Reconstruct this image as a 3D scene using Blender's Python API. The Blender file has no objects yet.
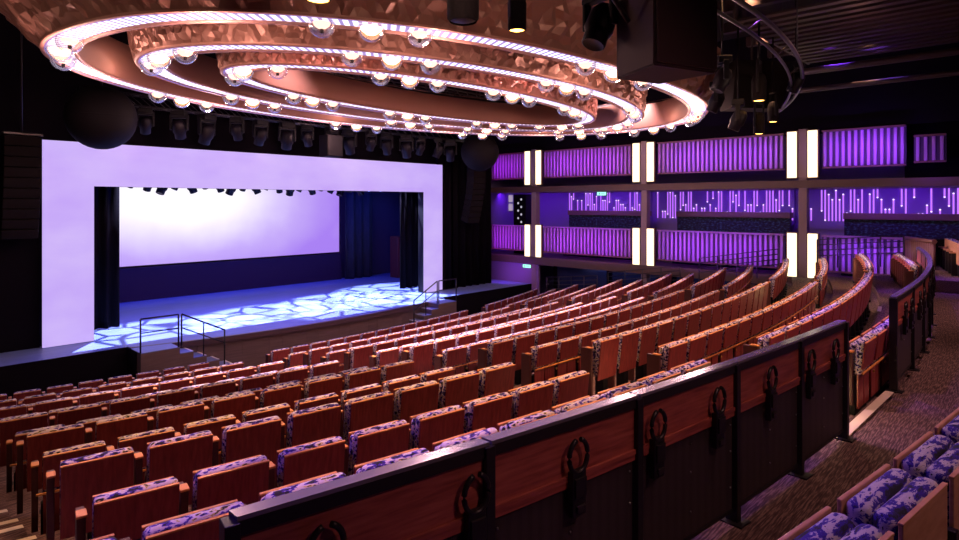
import bpy, bmesh, math, random
from mathutils import Vector, Matrix
rnd = random.Random(7)
S = bpy.context.scene
C = S.collection
PI = math.pi
R = math.radians

# ---------------------------------------------------------------- materials
def mat(name, col, rough=.6, metal=0., emis=None, es=0., spec=.5):
    m = bpy.data.materials.new(name); m.use_nodes = True
    b = m.node_tree.nodes['Principled BSDF']
    b.inputs['Base Color'].default_value = (*col, 1)
    b.inputs['Roughness'].default_value = rough
    b.inputs['Metallic'].default_value = metal
    b.inputs['Specular IOR Level'].default_value = spec
    if emis:
        b.inputs['Emission Color'].default_value = (*emis, 1)
        b.inputs['Emission Strength'].default_value = es
    return m

def nd(m, t, **kw):
    n = m.node_tree.nodes.new(t)
    for k, v in kw.items(): setattr(n, k, v)
    return n

def lk(m, a, b): m.node_tree.links.new(a, b)

def ramp(m, stops, interp='LINEAR'):
    n = nd(m, 'ShaderNodeValToRGB'); r = n.color_ramp; r.interpolation = interp
    while len(r.elements) < len(stops): r.elements.new(.5)
    for e, (p, c) in zip(r.elements, stops):
        e.position = p; e.color = (*c, 1)
    return n

def noise_mat(name, stops, scale=(1, 1, 1), nscale=5, rough=.6, detail=4, metal=0., bump=0., obj_random=True, interp='LINEAR', spec=.5, coords='Object'):
    m = mat(name, (.5, .5, .5), rough, metal, spec=spec)
    b = m.node_tree.nodes['Principled BSDF']
    tc = nd(m, 'ShaderNodeTexCoord'); mp = nd(m, 'ShaderNodeMapping')
    mp.inputs['Scale'].default_value = scale
    if obj_random:
        oi = nd(m, 'ShaderNodeObjectInfo'); ml = nd(m, 'ShaderNodeVectorMath', operation='SCALE')
        cb = nd(m, 'ShaderNodeCombineXYZ')
        for i in range(3): lk(m, oi.outputs['Random'], cb.inputs[i])
        lk(m, cb.outputs[0], ml.inputs[0]); ml.inputs['Scale'].default_value = 57.
        ad = nd(m, 'ShaderNodeVectorMath', operation='ADD')
        lk(m, tc.outputs[coords], ad.inputs[0]); lk(m, ml.outputs[0], ad.inputs[1])
        lk(m, ad.outputs[0], mp.inputs['Vector'])
    else:
        lk(m, tc.outputs[coords], mp.inputs['Vector'])
    n = nd(m, 'ShaderNodeTexNoise'); n.inputs['Scale'].default_value = nscale; n.inputs['Detail'].default_value = detail
    if detail > 11: n.inputs['Roughness'].default_value = .66; n.inputs['Distortion'].default_value = .5
    lk(m, mp.outputs[0], n.inputs['Vector'])
    r = ramp(m, stops, interp); lk(m, n.outputs['Fac'], r.inputs['Fac']); lk(m, r.outputs['Color'], b.inputs['Base Color'])
    if bump:
        bp = nd(m, 'ShaderNodeBump'); bp.inputs['Strength'].default_value = bump; bp.inputs['Distance'].default_value = .02
        lk(m, n.outputs['Fac'], bp.inputs['Height']); lk(m, bp.outputs[0], b.inputs['Normal'])
    return m

M = {}
M['wood'] = noise_mat('seat_wood', [(.25, (.17, .023, .023)), (.55, (.27, .040, .038)), (.8, (.35, .066, .058))], (14, 14, 1.2), 3, .42)
M['edge'] = noise_mat('wood_edge', [(.3, (.62, .22, .055)), (.7, (.76, .33, .085))], (3, 3, 3), 3, .4)
M['rail_wood'] = noise_mat('barrier_wood', [(.3, (.22, .045, .036)), (.55, (.36, .085, .065)), (.8, (.46, .135, .10))], (2, 2, 22), 2.2, .4, obj_random=True)
M['fabric'] = noise_mat('seat_fabric', [(.0, (.012, .01, .02)), (.38, (.02, .016, .05)), (.42, (.07, .03, .40)), (.46, (.09, .05, .42)), (.48, (.70, .62, .72)), (.57, (.76, .70, .66)), (.60, (.60, .48, .16)), (.63, (.02, .018, .03))],
                        (15, 34, 34), 1.0, .85, detail=8, interp='CONSTANT')
M['rear_fabric'] = noise_mat('rear_fabric', [(.0, (.01, .01, .02)), (.38, (.02, .014, .07)), (.43, (.035, .012, .27)), (.49, (.045, .018, .32)), (.505, (.48, .44, .52)), (.59, (.58, .54, .58)), (.62, (.015, .012, .03))],
                        (10, 26, 26), 1.0, .85, detail=12, interp='CONSTANT')
M['carpet'] = noise_mat('carpet', [(.32, (.035, .016, .02)), (.5, (.085, .042, .042)), (.6, (.23, .14, .125)), (.72, (.05, .025, .03))], (3.2, 40, 40), 2.0, .95, detail=9, bump=.5, obj_random=False)
M['arm_dark'] = mat('arm_dark', (.075, .017, .015), .5)
M['black'] = mat('matt_black', (.006, .005, .008), .6, spec=.2)
M['globe_black'] = mat('globe_black', (.004, .0025, .0045), .75, spec=.15)
M['black_metal'] = mat('black_metal', (.018, .015, .02), .38, .3)
M['rail_cap'] = mat('rail_cap', (.34, .31, .40), .2, .65)
M['grey_metal'] = mat('grey_metal', (.07, .06, .07), .4, .8)
M['fixture'] = mat('fixture', (.006, .004, .009), .5, spec=.2)
M['steel'] = mat('steel', (.45, .43, .45), .3, 1.)
M['drape'] = noise_mat('drape', [(.3, (.003, .0025, .004)), (.7, (.008, .005, .009))], (6, 6, .4), 4, .9, obj_random=False, spec=.05)
M['blue_drape'] = noise_mat('blue_drape', [(.3, (.01, .01, .03)), (.7, (.03, .03, .07))], (6, 6, .4), 4, .9, obj_random=False)
M['wall_dark'] = mat('wall_dark', (.006, .004, .008), .9, spec=.08)
M['ceiling'] = mat('ceiling_dark', (.008, .005, .006), .85)
M['duct'] = mat('duct', (.05, .03, .035), .55, .3)
M['stage_front'] = noise_mat('stage_front', [(.3, (.13, .085, .08)), (.7, (.18, .12, .11))], (1, 1, 12), 2, .45, obj_random=False)
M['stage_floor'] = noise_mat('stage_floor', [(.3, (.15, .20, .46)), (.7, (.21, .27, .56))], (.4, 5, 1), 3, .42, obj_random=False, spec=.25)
M['copper'] = mat('copper', (.46, .24, .19), .58, .3)
M['bronze'] = mat('bronze', (.30, .15, .115), .42, .4)
M['rib'] = mat('rib', (.38, .19, .44), .45)
M['rib_back'] = mat('rib_back', (.05, .03, .06), .6)
M['slab'] = mat('slab', (.13, .075, .07), .55)
M['gallery_wall'] = mat('gallery_wall', (.2, .15, .34), .6)
M['bench'] = noise_mat('bench_fabric', [(.4, (.004, .005, .01)), (.55, (.012, .02, .05)), (.65, (.03, .10, .12))], (3, 3, 6), 3, .8, obj_random=False)
M['glass_dark'] = mat('glass_dark', (.03, .04, .09), .12)
M['column'] = mat('column', (.30, .21, .24), .5)
M['brown_column'] = mat('brown_column', (.16, .07, .06), .5)
M['speaker'] = noise_mat('speaker_cloth', [(.3, (.006, .004, .005)), (.7, (.011, .007, .008))], (1, 1, 1), 60, .9, spec=.2)
M['speaker_brown'] = mat('speaker_brown', (.055, .028, .03), .8)
M['rear_wood_lit'] = noise_mat('rear_wood_lit', [(.3, (.52, .25, .13)), (.7, (.68, .38, .22))], (3, 3, 12), 3, .42)  # rear seats' wood, with the light on it put into the paler colour
M['nosing'] = mat('nosing', (.7, .6, .5), .5)
def emit(name, col, s):
    m = mat(name, (0, 0, 0), .5, emis=col, es=s); return m
M['led_warm'] = emit('led_warm', (1., .82, .52), 2.1)
M['tube'] = emit('tube', (.50, .16, 1.), 1.35)
M['tube_tip'] = emit('tube_tip', (.8, .6, 1.), 1.8)
M['yellow'] = emit('yellow_lens', (1., .48, .10), 9.)
M['white_lens'] = emit('white_lens', (.7, .75, 1.), 4.)
M['blue_lens'] = emit('blue_lens', (.2, .3, 1.), 5.)
M['bulb'] = emit('bulb', (1., .50, .26), 6.5)
M['bulb_dim'] = emit('bulb_dim', (1., .58, .42), 2.4)
M['exit'] = emit('exit', (.35, 1., .75), 1.6)
M['step_light'] = emit('step_light', (1., .72, .42), 4.)
M['rim'] = emit('rim', (.50, .30, 1.), .55)
M['dial'] = emit('dial', (.8, .75, .9), .6)

def strip_mat():
    m = mat('light_strip', (.06, .05, .06), .5, spec=.1)
    b = m.node_tree.nodes['Principled BSDF']
    uv = nd(m, 'ShaderNodeTexCoord'); w = nd(m, 'ShaderNodeTexWave', wave_type='BANDS', bands_direction='X', wave_profile='SIN')
    mp = nd(m, 'ShaderNodeMapping'); lk(m, uv.outputs['UV'], mp.inputs['Vector']); lk(m, mp.outputs[0], w.inputs['Vector'])
    w.inputs['Scale'].default_value = 1.
    r = ramp(m, [(.28, (.20, .15, .34)), (.55, (.84, .78, 1.))]); lk(m, w.outputs['Fac'], r.inputs['Fac'])
    lk(m, r.outputs['Color'], b.inputs['Emission Color']); b.inputs['Emission Strength'].default_value = 2.0
    return m
M['strip'] = strip_mat()

def glass():
    m = bpy.data.materials.new('clear_globe'); m.use_nodes = True
    nt = m.node_tree; nt.nodes.clear()
    o = nd(m, 'ShaderNodeOutputMaterial'); mx = nd(m, 'ShaderNodeMixShader')
    t = nd(m, 'ShaderNodeBsdfTransparent'); g = nd(m, 'ShaderNodeBsdfGlossy'); g.inputs['Roughness'].default_value = .06
    t.inputs['Color'].default_value = (.97, .93, .93, 1)
    lw = nd(m, 'ShaderNodeLayerWeight'); lw.inputs['Blend'].default_value = .35
    mr = nd(m, 'ShaderNodeMapRange'); mr.inputs['To Min'].default_value = .08; mr.inputs['To Max'].default_value = .75
    lk(m, lw.outputs['Facing'], mr.inputs['Value']); lk(m, mr.outputs[0], mx.inputs['Fac'])
    lk(m, t.outputs[0], mx.inputs[1]); lk(m, g.outputs[0], mx.inputs[2]); lk(m, mx.outputs[0], o.inputs['Surface'])
    return m
M['globe'] = glass()

def perforated():
    m = mat('perforated', (.03, .024, .028), .5, .2)
    b = m.node_tree.nodes['Principled BSDF']
    tc = nd(m, 'ShaderNodeTexCoord'); v = nd(m, 'ShaderNodeTexVoronoi'); v.inputs['Scale'].default_value = 90; v.inputs['Randomness'].default_value = 0
    lk(m, tc.outputs['Object'], v.inputs['Vector'])
    r = ramp(m, [(.28, (.010, .008, .010)), (.34, (.05, .036, .04))]); lk(m, v.outputs['Distance'], r.inputs['Fac']); lk(m, r.outputs['Color'], b.inputs['Base Color'])
    return m
M['perf'] = perforated()

def screen_mat(name, stops, kind, strength):
    m = mat(name, (.0, .0, .0), .4); b = m.node_tree.nodes['Principled BSDF']
    tc = nd(m, 'ShaderNodeTexCoord'); mp = nd(m, 'ShaderNodeMapping'); lk(m, tc.outputs['Object'], mp.inputs['Vector'])
    if kind == 'glow':   # bright bloom centred in the picture on the screen
        g = nd(m, 'ShaderNodeTexGradient', gradient_type='SPHERICAL')
        mp.inputs['Location'].default_value = (.16, 0, -.74); mp.inputs['Scale'].default_value = (.125, 1, .26)
        n = nd(m, 'ShaderNodeTexNoise'); n.inputs['Scale'].default_value = .5; n.inputs['Detail'].default_value = 3
        lk(m, tc.outputs['Object'], n.inputs['Vector'])
        lk(m, mp.outputs[0], g.inputs['Vector'])
        ad = nd(m, 'ShaderNodeMath', operation='MULTIPLY_ADD'); lk(m, n.outputs['Fac'], ad.inputs[0]); ad.inputs[1].default_value = .25; lk(m, g.outputs['Fac'], ad.inputs[2])
        src = ad.outputs[0]
    else:
        n = nd(m, 'ShaderNodeTexNoise'); n.inputs['Scale'].default_value = .9; n.inputs['Detail'].default_value = 5
        mp.inputs['Scale'].default_value = (.6, .6, 1.2); lk(m, mp.outputs[0], n.inputs['Vector']); src = n.outputs['Fac']
    r = ramp(m, stops); lk(m, src, r.inputs['Fac'])
    lk(m, r.outputs['Color'], b.inputs['Emission Color']); b.inputs['Emission Strength'].default_value = strength
    return m
M['portal_led'] = screen_mat('portal_led', [(.3, (.53, .36, .92)), (.5, (.58, .42, .94)), (.7, (.63, .48, .95))], 'flat', 1.0)
M['back_screen'] = screen_mat('back_screen', [(.14, (.40, .22, .90)), (.42, (.56, .40, .95)), (.80, (1.05, 1.0, 1.1))], 'glow', 1.0)

# ---------------------------------------------------------------- mesh helpers
def bm_new(): return bmesh.new()

def box(bm, x0, x1, y0, y1, z0, z1, bev=0., mi=0, mtx=None):
    t = bmesh.new(); bmesh.ops.create_cube(t, size=1)
    for v in t.verts:
        v.co = Vector(((x0 + x1) / 2 + v.co.x * (x1 - x0), (y0 + y1) / 2 + v.co.y * (y1 - y0), (z0 + z1) / 2 + v.co.z * (z1 - z0)))
    if bev: bmesh.ops.bevel(t, geom=t.edges[:], offset=bev, segments=2, affect='EDGES', profile=.5)
    join(bm, t, mi, mtx)

def join(bm, t, mi=0, mtx=None):
    if mtx is not None: bmesh.ops.transform(t, matrix=mtx, verts=t.verts)
    t.verts.index_update()
    vs = [bm.verts.new(v.co) for v in t.verts]
    for f in t.faces:
        try:
            nf = bm.faces.new([vs[v.index] for v in f.verts]); nf.material_index = mi; nf.smooth = f.smooth
        except ValueError: pass
    t.free()

def tube(bm, pts, r, seg=8, closed=False, mi=0, caps=True):
    pts = [Vector(p) for p in pts]; n = len(pts); rings = []
    for i, p in enumerate(pts):
        a = pts[(i - 1) % n] if (closed or i) else p
        b = pts[(i + 1) % n] if (closed or i < n - 1) else p
        d = (b - a).normalized()
        u = d.cross(Vector((0, 0, 1)))
        if u.length < .05: u = d.cross(Vector((1, 0, 0)))
        u.normalize(); w = u.cross(d)
        rr = r[i] if isinstance(r, (list, tuple)) else r
        rings.append([bm.verts.new(p + u * math.cos(2 * PI * k / seg) * rr + w * math.sin(2 * PI * k / seg) * rr) for k in range(seg)])
    for i in range(n if closed else n - 1):
        A, B = rings[i], rings[(i + 1) % n]
        for k in range(seg):
            f = bm.faces.new((A[k], A[(k + 1) % seg], B[(k + 1) % seg], B[k])); f.smooth = True; f.material_index = mi
    if caps and not closed:
        for q in (rings[0][::-1], rings[-1]):
            f = bm.faces.new(q); f.material_index = mi

def lathe(bm, prof, seg=20, mtx=None, mi=0, smooth=True):
    t = bmesh.new(); rings = []
    for r, z in prof:
        rings.append([t.verts.new((r * math.cos(2 * PI * k / seg), r * math.sin(2 * PI * k / seg), z)) for k in range(seg)] if r > 1e-5 else [t.verts.new((0, 0, z))])
    for A, B in zip(rings, rings[1:]):
        for k in range(seg):
            a, b = A[k % len(A)], A[(k + 1) % len(A)]; c, d = B[(k + 1) % len(B)], B[k % len(B)]
            q = list(dict.fromkeys((a, b, c, d)))
            if len(q) > 2:
                f = t.faces.new(q); f.smooth = smooth
    join(bm, t, mi, mtx)

def obj(name, bm, m, parent=None, fix=True):
    me = bpy.data.meshes.new(name)
    if fix: bmesh.ops.recalc_face_normals(bm, faces=bm.faces[:])
    bm.to_mesh(me); bm.free()
    for x in (m if isinstance(m, list) else [m]): me.materials.append(x)
    o = bpy.data.objects.new(name, me); C.objects.link(o)
    if parent: o.parent = parent
    return o

def tag(o, label=None, cat=None, group=None, kind=None):
    if label: o['label'] = label
    if cat: o['category'] = cat
    if group: o['group'] = group
    if kind: o['kind'] = kind
    return o

def thing(name, label, cat, loc=(0, 0, 0), rz=0., group=None):
    o = bpy.data.objects.new(name, None); C.objects.link(o)
    o.location = loc; o.rotation_euler = (0, 0, rz); o.empty_display_size = .1
    return tag(o, label, cat, group)

def struct(name, bm, m, fix=True): return tag(obj(name, bm, m, None, fix), kind='structure')

def dup(root, loc, rz, label, group=None, scale=None):
    r = root.copy(); C.objects.link(r); r.location = loc; r.rotation_euler = (0, 0, rz)
    r['label'] = label
    if group: r['group'] = group
    if scale: r.scale = scale
    for ch in root.children:
        c = ch.copy(); C.objects.link(c); c.parent = r
        for g in ch.children:
            d = g.copy(); C.objects.link(d); d.parent = c
    return r

def bx(x0, x1, y0, y1, z0, z1, bev=0.):
    b = bm_new(); box(b, x0, x1, y0, y1, z0, z1, bev); return b

ORD = ['zeroth', 'first', 'second', 'third', 'fourth', 'fifth', 'sixth', 'seventh', 'eighth', 'ninth', 'tenth', 'eleventh', 'twelfth', 'thirteenth', 'fourteenth', 'fifteenth', 'sixteenth', 'seventeenth', 'eighteenth', 'nineteenth', 'twentieth']

# ---------------------------------------------------------------- camera
cam_d = bpy.data.cameras.new('camera'); cam = bpy.data.objects.new('camera', cam_d); C.objects.link(cam)
cam.location = (0, 0, 2.2); cam.rotation_euler = (R(90), 0, R(-47))
cam_d.sensor_width = 36; cam_d.lens = 36 * 607 / 959; cam_d.shift_y = -67 / 959
cam_d.clip_start = .05; cam_d.clip_end = 200
S.camera = cam

# ---------------------------------------------------------------- seating geometry
AY = [None, 15.018, 13.9362, 12.6967, 11.7562, 10.5149, 9.5986, 8.4286, 7.6048, 6.4334, 5.55, 4.4343, 3.3618, 2.3508, 1.42]
TOP = [None, 3.94, 3.83, 3.48, 3.375, 3.03, 2.94, 2.62, 2.57, 2.24, 2.17, 1.885, 1.77, 1.56, 1.49]
def rowY(r, X):
    q = X - 10
    return AY[r] + (.0157 + .0005 * (r - 7)) * q + (.0123 - .0001 * (r - 7)) * q * q
def rowS(r, X):
    q = X - 10
    return math.atan((.0157 + .0005 * (r - 7)) + 2 * (.0123 - .0001 * (r - 7)) * q)
TALL, LOW = .90, .80
def is_tall(r): return r % 2 == 1
def floorZ(r): return 2.2 - TOP[r] - (TALL if is_tall(r) else LOW)
def barY(X): return rowY(13, X) - 1.04

# stepped floor
XS = [-4 + i * .75 for i in range(37)]
STAGE_Z, W = -1.6, 23.0
def tier_bm(r):
    b = bm_new()
    z = floorZ(r)
    zb = floorZ(r + 1) if r < 14 else 0.
    back = [(x, (rowY(r, x) - .16 if r < 14 else barY(x) - .05)) for x in XS]
    front = [(x, (rowY(r - 1, x) - .16) if r > 1 else 20.8) for x in XS]
    A = [b.verts.new((x, y, zb)) for x, y in back]
    B = [b.verts.new((x, y, z)) for x, y in back]
    D = [b.verts.new((x, y, z)) for x, y in front]
    for i in range(len(XS) - 1):
        b.faces.new((A[i], A[i + 1], B[i + 1], B[i])); b.faces.new((B[i], B[i + 1], D[i + 1], D[i]))
    return b
fb = bm_new()
for r in range(1, 15): join(fb, tier_bm(r))
xa = [fb.verts.new((x, barY(x) - .05, 0)) for x in XS]; xb = [fb.verts.new((x, -7, 0)) for x in XS]
for i in range(len(XS) - 1): fb.faces.new((xb[i], xb[i + 1], xa[i + 1], xa[i]))
struct('floor', fb, M['carpet'])

# nosings: lit pale edges of the aisle steps
AISLES = [lambda r: (-.4, 1.15 + .03 * (12 - r)), lambda r: (5.85 + (12 - min(r, 12)) * .075, 6.95 + (12 - min(r, 12)) * .085), lambda r: (15.2 + (12 - r) * .05, 16.0 + (12 - r) * .08)]
for ai, an in enumerate(('left', 'centre', 'right')):
    b = bm_new()
    for r in range(2, 15):
        x0, x1 = AISLES[ai](r)
        for rr, yo in ((r, 0), (r, .5)):
            if yo and r == 14: continue
            z = floorZ(r); zp = floorZ(r - 1)
            # full riser edge, then a half step in front of it
            zz = z if not yo else (z + zp) / 2
            pts = []
            n = 4
            for i in range(n):
                xa_, xb_ = x0 + (x1 - x0) * i / n, x0 + (x1 - x0) * (i + 1) / n
                ya, yb = rowY(r - 1, xa_) - .16 + yo, rowY(r - 1, xb_) - .16 + yo
                t = bmesh.new()
                dep = .06
                v = [t.verts.new(p) for p in ((xa_, ya - dep, zz + .006), (xb_, yb - dep, zz + .006), (xb_, yb + .012, zz + .006), (xa_, ya + .012, zz + .006),
                                              (xa_, ya + .012, zz - .03), (xb_, yb + .012, zz - .03))]
                t.faces.new(v[:4]); t.faces.new((v[3], v[2], v[5], v[4])); join(b, t)
    tag(struct('trim_%d' % (ai + 1), b, M['nosing'], fix=True))
    # the half steps themselves
    b = bm_new()
    for r in range(2, 14):
        x0, x1 = AISLES[ai](r); n = 3
        z = (floorZ(r) + floorZ(r - 1)) / 2
        for i in range(n):
            xa_, xb_ = x0 + (x1 - x0) * i / n, x0 + (x1 - x0) * (i + 1) / n
            ya, yb = rowY(r - 1, xa_) - .16, rowY(r - 1, xb_) - .16
            t = bmesh.new()
            lo = [t.verts.new(p) for p in ((xa_, ya, floorZ(r - 1)), (xb_, yb, floorZ(r - 1)), (xb_, yb + .5, floorZ(r - 1)), (xa_, ya + .5, floorZ(r - 1)))]
            hi = [t.verts.new((v.co.x, v.co.y, z)) for v in lo]
            t.faces.new(hi)
            for k in range(4): t.faces.new((lo[k], lo[(k + 1) % 4], hi[(k + 1) % 4], hi[k]))
            join(b, t)
    struct('trim_%d' % (ai + 11), b, M['carpet'])

# ---------------------------------------------------------------- seats
SW = .455   # wooden panel width
def cushion_bm(w, y0, y1, z0, z1):
    """upholstered slab with a rounded top roll"""
    b = bm_new(); t = bmesh.new(); bmesh.ops.create_cube(t, size=1)
    for v in t.verts: v.co = Vector((v.co.x * w, (y0 + y1) / 2 + v.co.y * (y1 - y0), (z0 + z1) / 2 + v.co.z * (z1 - z0)))
    es = [e for e in t.edges if not (e.verts[0].co.z < (z0 + z1) / 2 and e.verts[1].co.z < (z0 + z1) / 2)]
    bmesh.ops.bevel(t, geom=es, offset=min(.036, (y1 - y0) * .42), segments=3, affect='EDGES', profile=.5)
    for f in t.faces: f.smooth = True
    join(b, t); return b

def tilt(o, a, z):   # recline about a line at height z
    o.data.transform(Matrix.Translation((0, 0, z)) @ Matrix.Rotation(a, 4, 'X') @ Matrix.Translation((0, 0, -z)))

def make_seat(tall):
    t = thing('theatre_seat', 'wooden backed folding theatre seat with mottled fabric', 'seat')
    H = TALL if tall else LOW
    a = R(7)
    parts = []
    zlo = .34 if tall else H - .30
    b = bm_new(); box(b, -SW / 2, SW / 2, 0, .018, zlo, H - .012, .004); parts.append(obj('back_panel', b, M['wood'], t))
    b = bm_new(); box(b, -SW / 2, SW / 2, -.001, .019, H - .012, H - .002, .002)
    e = obj('edge_strip', b, M['edge'], t); parts.append(e)
    parts.append(obj('back_cushion', cushion_bm(SW + .004, 0.018, .094, .40 if tall else H - .36, H + .012), M['fabric'], t))
    for p in parts: tilt(p, a, .42)
    q = []
    zs = H - .05
    b = bm_new(); box(b, -SW / 2 + .005, SW / 2 - .005, .158, .175, .42 if tall else .38, zs, .004); q.append(obj('seat_panel', b, M['wood'], t))
    b = bm_new(); box(b, -SW / 2 + .005, SW / 2 - .005, .157, .176, zs, zs + .010, .002); q.append(obj('seat_edge', b, M['edge'], t))
    q.append(obj('seat_cushion', cushion_bm(SW - .004, .098, .158, .42 if tall else .38, zs + .006), M['fabric'], t))
    for p in q: tilt(p, a, .42)
    for p in parts + q:
        if p.name.startswith(('edge_strip', 'seat_edge')): p['label'] = 'pale wooden top edge'
    # narrow arm block closing the gap at the seat's left
    b = bm_new(); box(b, -.309, -.252, .06, .16, H - .115, H - .098, .004); obj('armrest', b, M['edge'], t)
    b = bm_new(); box(b, -.305, -.258, .07, .24, .12, H - .115, .004); obj('arm_panel', b, M['arm_dark'], t)
    if tall:
        b = bm_new(); box(b, -.06, .06, .03, .17, .06, .40, .01); box(b, -.13, .13, .0, .22, 0, .06, .012); obj('pedestal', b, M['black'], t)
    else:
        b = bm_new(); box(b, -.275, .275, -.030, -.012, .462, .482, .004); obj('rear_rail', b, M['edge'], t)
        b = bm_new(); box(b, -.225, -.012, .03, .05, .07, .45, .004); box(b, .012, .225, .03, .05, .07, .45, .004); obj('kick_panel', b, M['wood'], t)
        b = bm_new(); box(b, -.24, .24, .055, .14, 0, .36, .008); obj('pedestal', b, M['black'], t)
        b = bm_new(); lathe(b, [(0, -.012), (.016, -.01), (.018, 0), (0, .004)], 10, Matrix.Translation((.235, -.02, .40)) @ Matrix.Rotation(PI / 2, 4, 'X')); obj('latch', b, mat('brass', (.75, .45, .12), .3, 1.) if 'brass' not in bpy.data.materials else bpy.data.materials['brass'], t)
    return t
PROTO = {True: make_seat(True), False: make_seat(False)}
USED = {True: False, False: False}
def place(r, X, label, group, pitch=.56, yo=0., z=None, rot=0.):
    k = is_tall(r)
    loc = (X, rowY(r, X) + yo, floorZ(r) if z is None else z); rz = rowS(r, X) + rot
    sc = (pitch / .56, 1, 1)
    if not USED[k]:
        o = PROTO[k]; USED[k] = True; o.location = loc; o.rotation_euler = (0, 0, rz); o['label'] = label; o['group'] = group; o.scale = sc
        return o
    return dup(PROTO[k], loc, rz, label, group, sc)

LX = {13: .41, 12: 1.02, 11: 1.09, 10: 1.205, 9: 1.255, 8: 1.36, 7: 1.36, 6: 1.5, 5: 1.52, 4: 1.6, 3: 1.77, 2: 1.9, 1: 2.0}
LN = {13: 10, 12: 8, 11: 8, 10: 8, 9: 8, 8: 8, 7: 8, 6: 8, 5: 8, 4: 8, 3: 8, 2: 8, 1: 8}
LEFT = {r: (LX[r], LX[r] + .557 * LN[r]) for r in LX}
MID = {1: (8.0, 16.07), 2: (7.9, 15.8), 3: (7.74, 15.6), 4: (7.62, 15.4), 5: (7.41, 15.26), 6: (7.38, 15.2), 7: (7.24, 15.1), 8: (7.3, 15.2), 9: (7.18, 15.0), 10: (7.2, 15.1), 11: (7.14, 15.25), 12: (7.0, 15.2), 13: (7.4, 16.2), 14: (7.5, 12.6)}
RIGHT = {1: (17.37, 22.2), 2: (17.3, 22.1), 3: (16.75, 21.85), 4: (16.9, 21.7), 5: (16.35, 21.55), 6: (16.45, 21.4), 7: (16.15, 21.4), 8: (16.2, 21.6), 9: (15.95, 21.2), 10: (16.0, 21.6), 11: (16.2, 22.3), 12: (16.4, 22.0), 13: (17.4, 21.9), 14: (17.4, 21.6)}
f_, cx_, y0_ = 607., 479.5, 203.
ca, sa = math.cos(R(47)), math.sin(R(47))
def proj(X, Y, Z):
    d = sa * X + ca * Y
    if d < .1: return (-9999, 0)
    return cx_ + f_ * (ca * X - sa * Y) / d, y0_ + f_ * (2.2 - Z) / d
todo = []
for bname, B in (('left', LEFT), ('middle', MID), ('right', RIGHT)):
    for r, (x0, x1) in B.items():
        n = max(1, round((x1 - x0) * 1.006 / .56)); p = (x1 - x0) / n
        for i in range(n):
            X = x0 + p * (i + .5)
            px, py = proj(X, rowY(r, X), 2.2 - TOP[r])
            if px < -30 or px > 985: continue
            k = (n - i) if bname == 'left' else i + 1
            end = 'right' if bname == 'left' else 'left'
            label = 'folded wood-backed seat, %s from %s end, %s row from the stage, %s block' % (ORD[k], end, ORD[r], bname)
            todo.append((sa * X + ca * rowY(r, X), r, X, label, 'seats in the %s row from the stage, %s block' % (ORD[r], bname), p / math.cos(rowS(r, X))))
todo.sort()
NSEP = 295
for d_, r, X, label, grp, pit in todo[:NSEP]: place(r, X, label, grp, pit)
fm, fmats = bm_new(), []
for d_, r, X, label, grp, pit in todo[NSEP:]:      # the most distant seats, seen a few pixels high
    mx = Matrix.Translation((X, rowY(r, X), floorZ(r))) @ Matrix.Rotation(rowS(r, X), 4, 'Z') @ Matrix.Diagonal((pit / .56, 1, 1, 1))
    for ch in PROTO[is_tall(r)].children:
        t_ = bmesh.new(); t_.from_mesh(ch.data); m_ = ch.data.materials[0]
        if m_ not in fmats: fmats.append(m_)
        join(fm, t_, fmats.index(m_), mx)
tag(obj('theatre_seating', fm, fmats, None, False), 'mass of small distant seats in the rows nearest the stage and right wall', 'seating', None, 'stuff')
nseats = len(todo)
# dark rear section behind the cross aisle: wider premium seats
def make_rear():
    t = thing('theatre_seat', 'x', 'seat'); H = .855; w = .47
    b = bm_new(); box(b, -w / 2, w / 2, 0, .016, .22, H - .02, .004); obj('back_panel', b, M['rear_wood_lit'], t)
    b = bm_new(); box(b, -w / 2 - .002, w / 2 + .002, -.001, .017, H - .02, H - .01, .002); obj('edge_strip', b, M['rear_wood_lit'], t)
    obj('back_cushion', cushion_bm(w, .016, .10, .3, H), M['rear_fabric'], t)
    b = bm_new(); box(b, -w / 2, w / 2, .186, .202, .3, H - .002, .004); obj('seat_panel', b, M['rear_wood_lit'], t)
    obj('seat_cushion', cushion_bm(w - .01, .10, .186, .3, H + .004), M['rear_fabric'], t)
    b = bm_new(); box(b, w / 2 + .012, w / 2 + .078, .06, .34, .58, .61, .006); obj('armrest', b, M['rear_wood_lit'], t)
    b = bm_new(); box(b, w / 2 + .03, w / 2 + .06, .07, .3, 0, .58, .004); box(b, w / 2 + .025, w / 2 + .065, -.02, .07, .5, .66, .006); obj('arm_bracket', b, M['black_metal'], t)
    b = bm_new(); box(b, -.1, .1, .05, .2, 0, .3, .01); obj('pedestal', b, M['black'], t)
    return t
rear = make_rear()
REARZ = .305
def rearY(X): return rowY(13, X) - 2.545
first = True
for i in range(5):
    X = 2.11 + (i - .05) * .545
    lab = 'blue and white folded seat behind the cross aisle, %s from the bottom edge' % ('nearest camera at', 'second', 'third', 'fourth', 'fifth')[i] if i else 'blue and white folded seat behind the cross aisle, cut by the bottom edge'
    loc = (X, rearY(X), REARZ); rz = rowS(13, X)
    if first:
        rear.location = loc; rear.rotation_euler = (0, 0, rz); rear['label'] = lab; rear['group'] = 'blue seats of the rear section'; first = False
    else: dup(rear, loc, rz, lab, 'blue seats of the rear section')
for i in range(5):
    X = 19.8 + i * .62; Yv = 1.45 + i * .12
    dup(rear, (X, Yv, REARZ), R(13), 'dim purple folded seat beyond the end of the far barrier, %s from left' % ORD[i + 1], 'dim rear seats by the right wall')
rp = bm_new(); XR = [-3 + i * .5 for i in range(20)]
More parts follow.
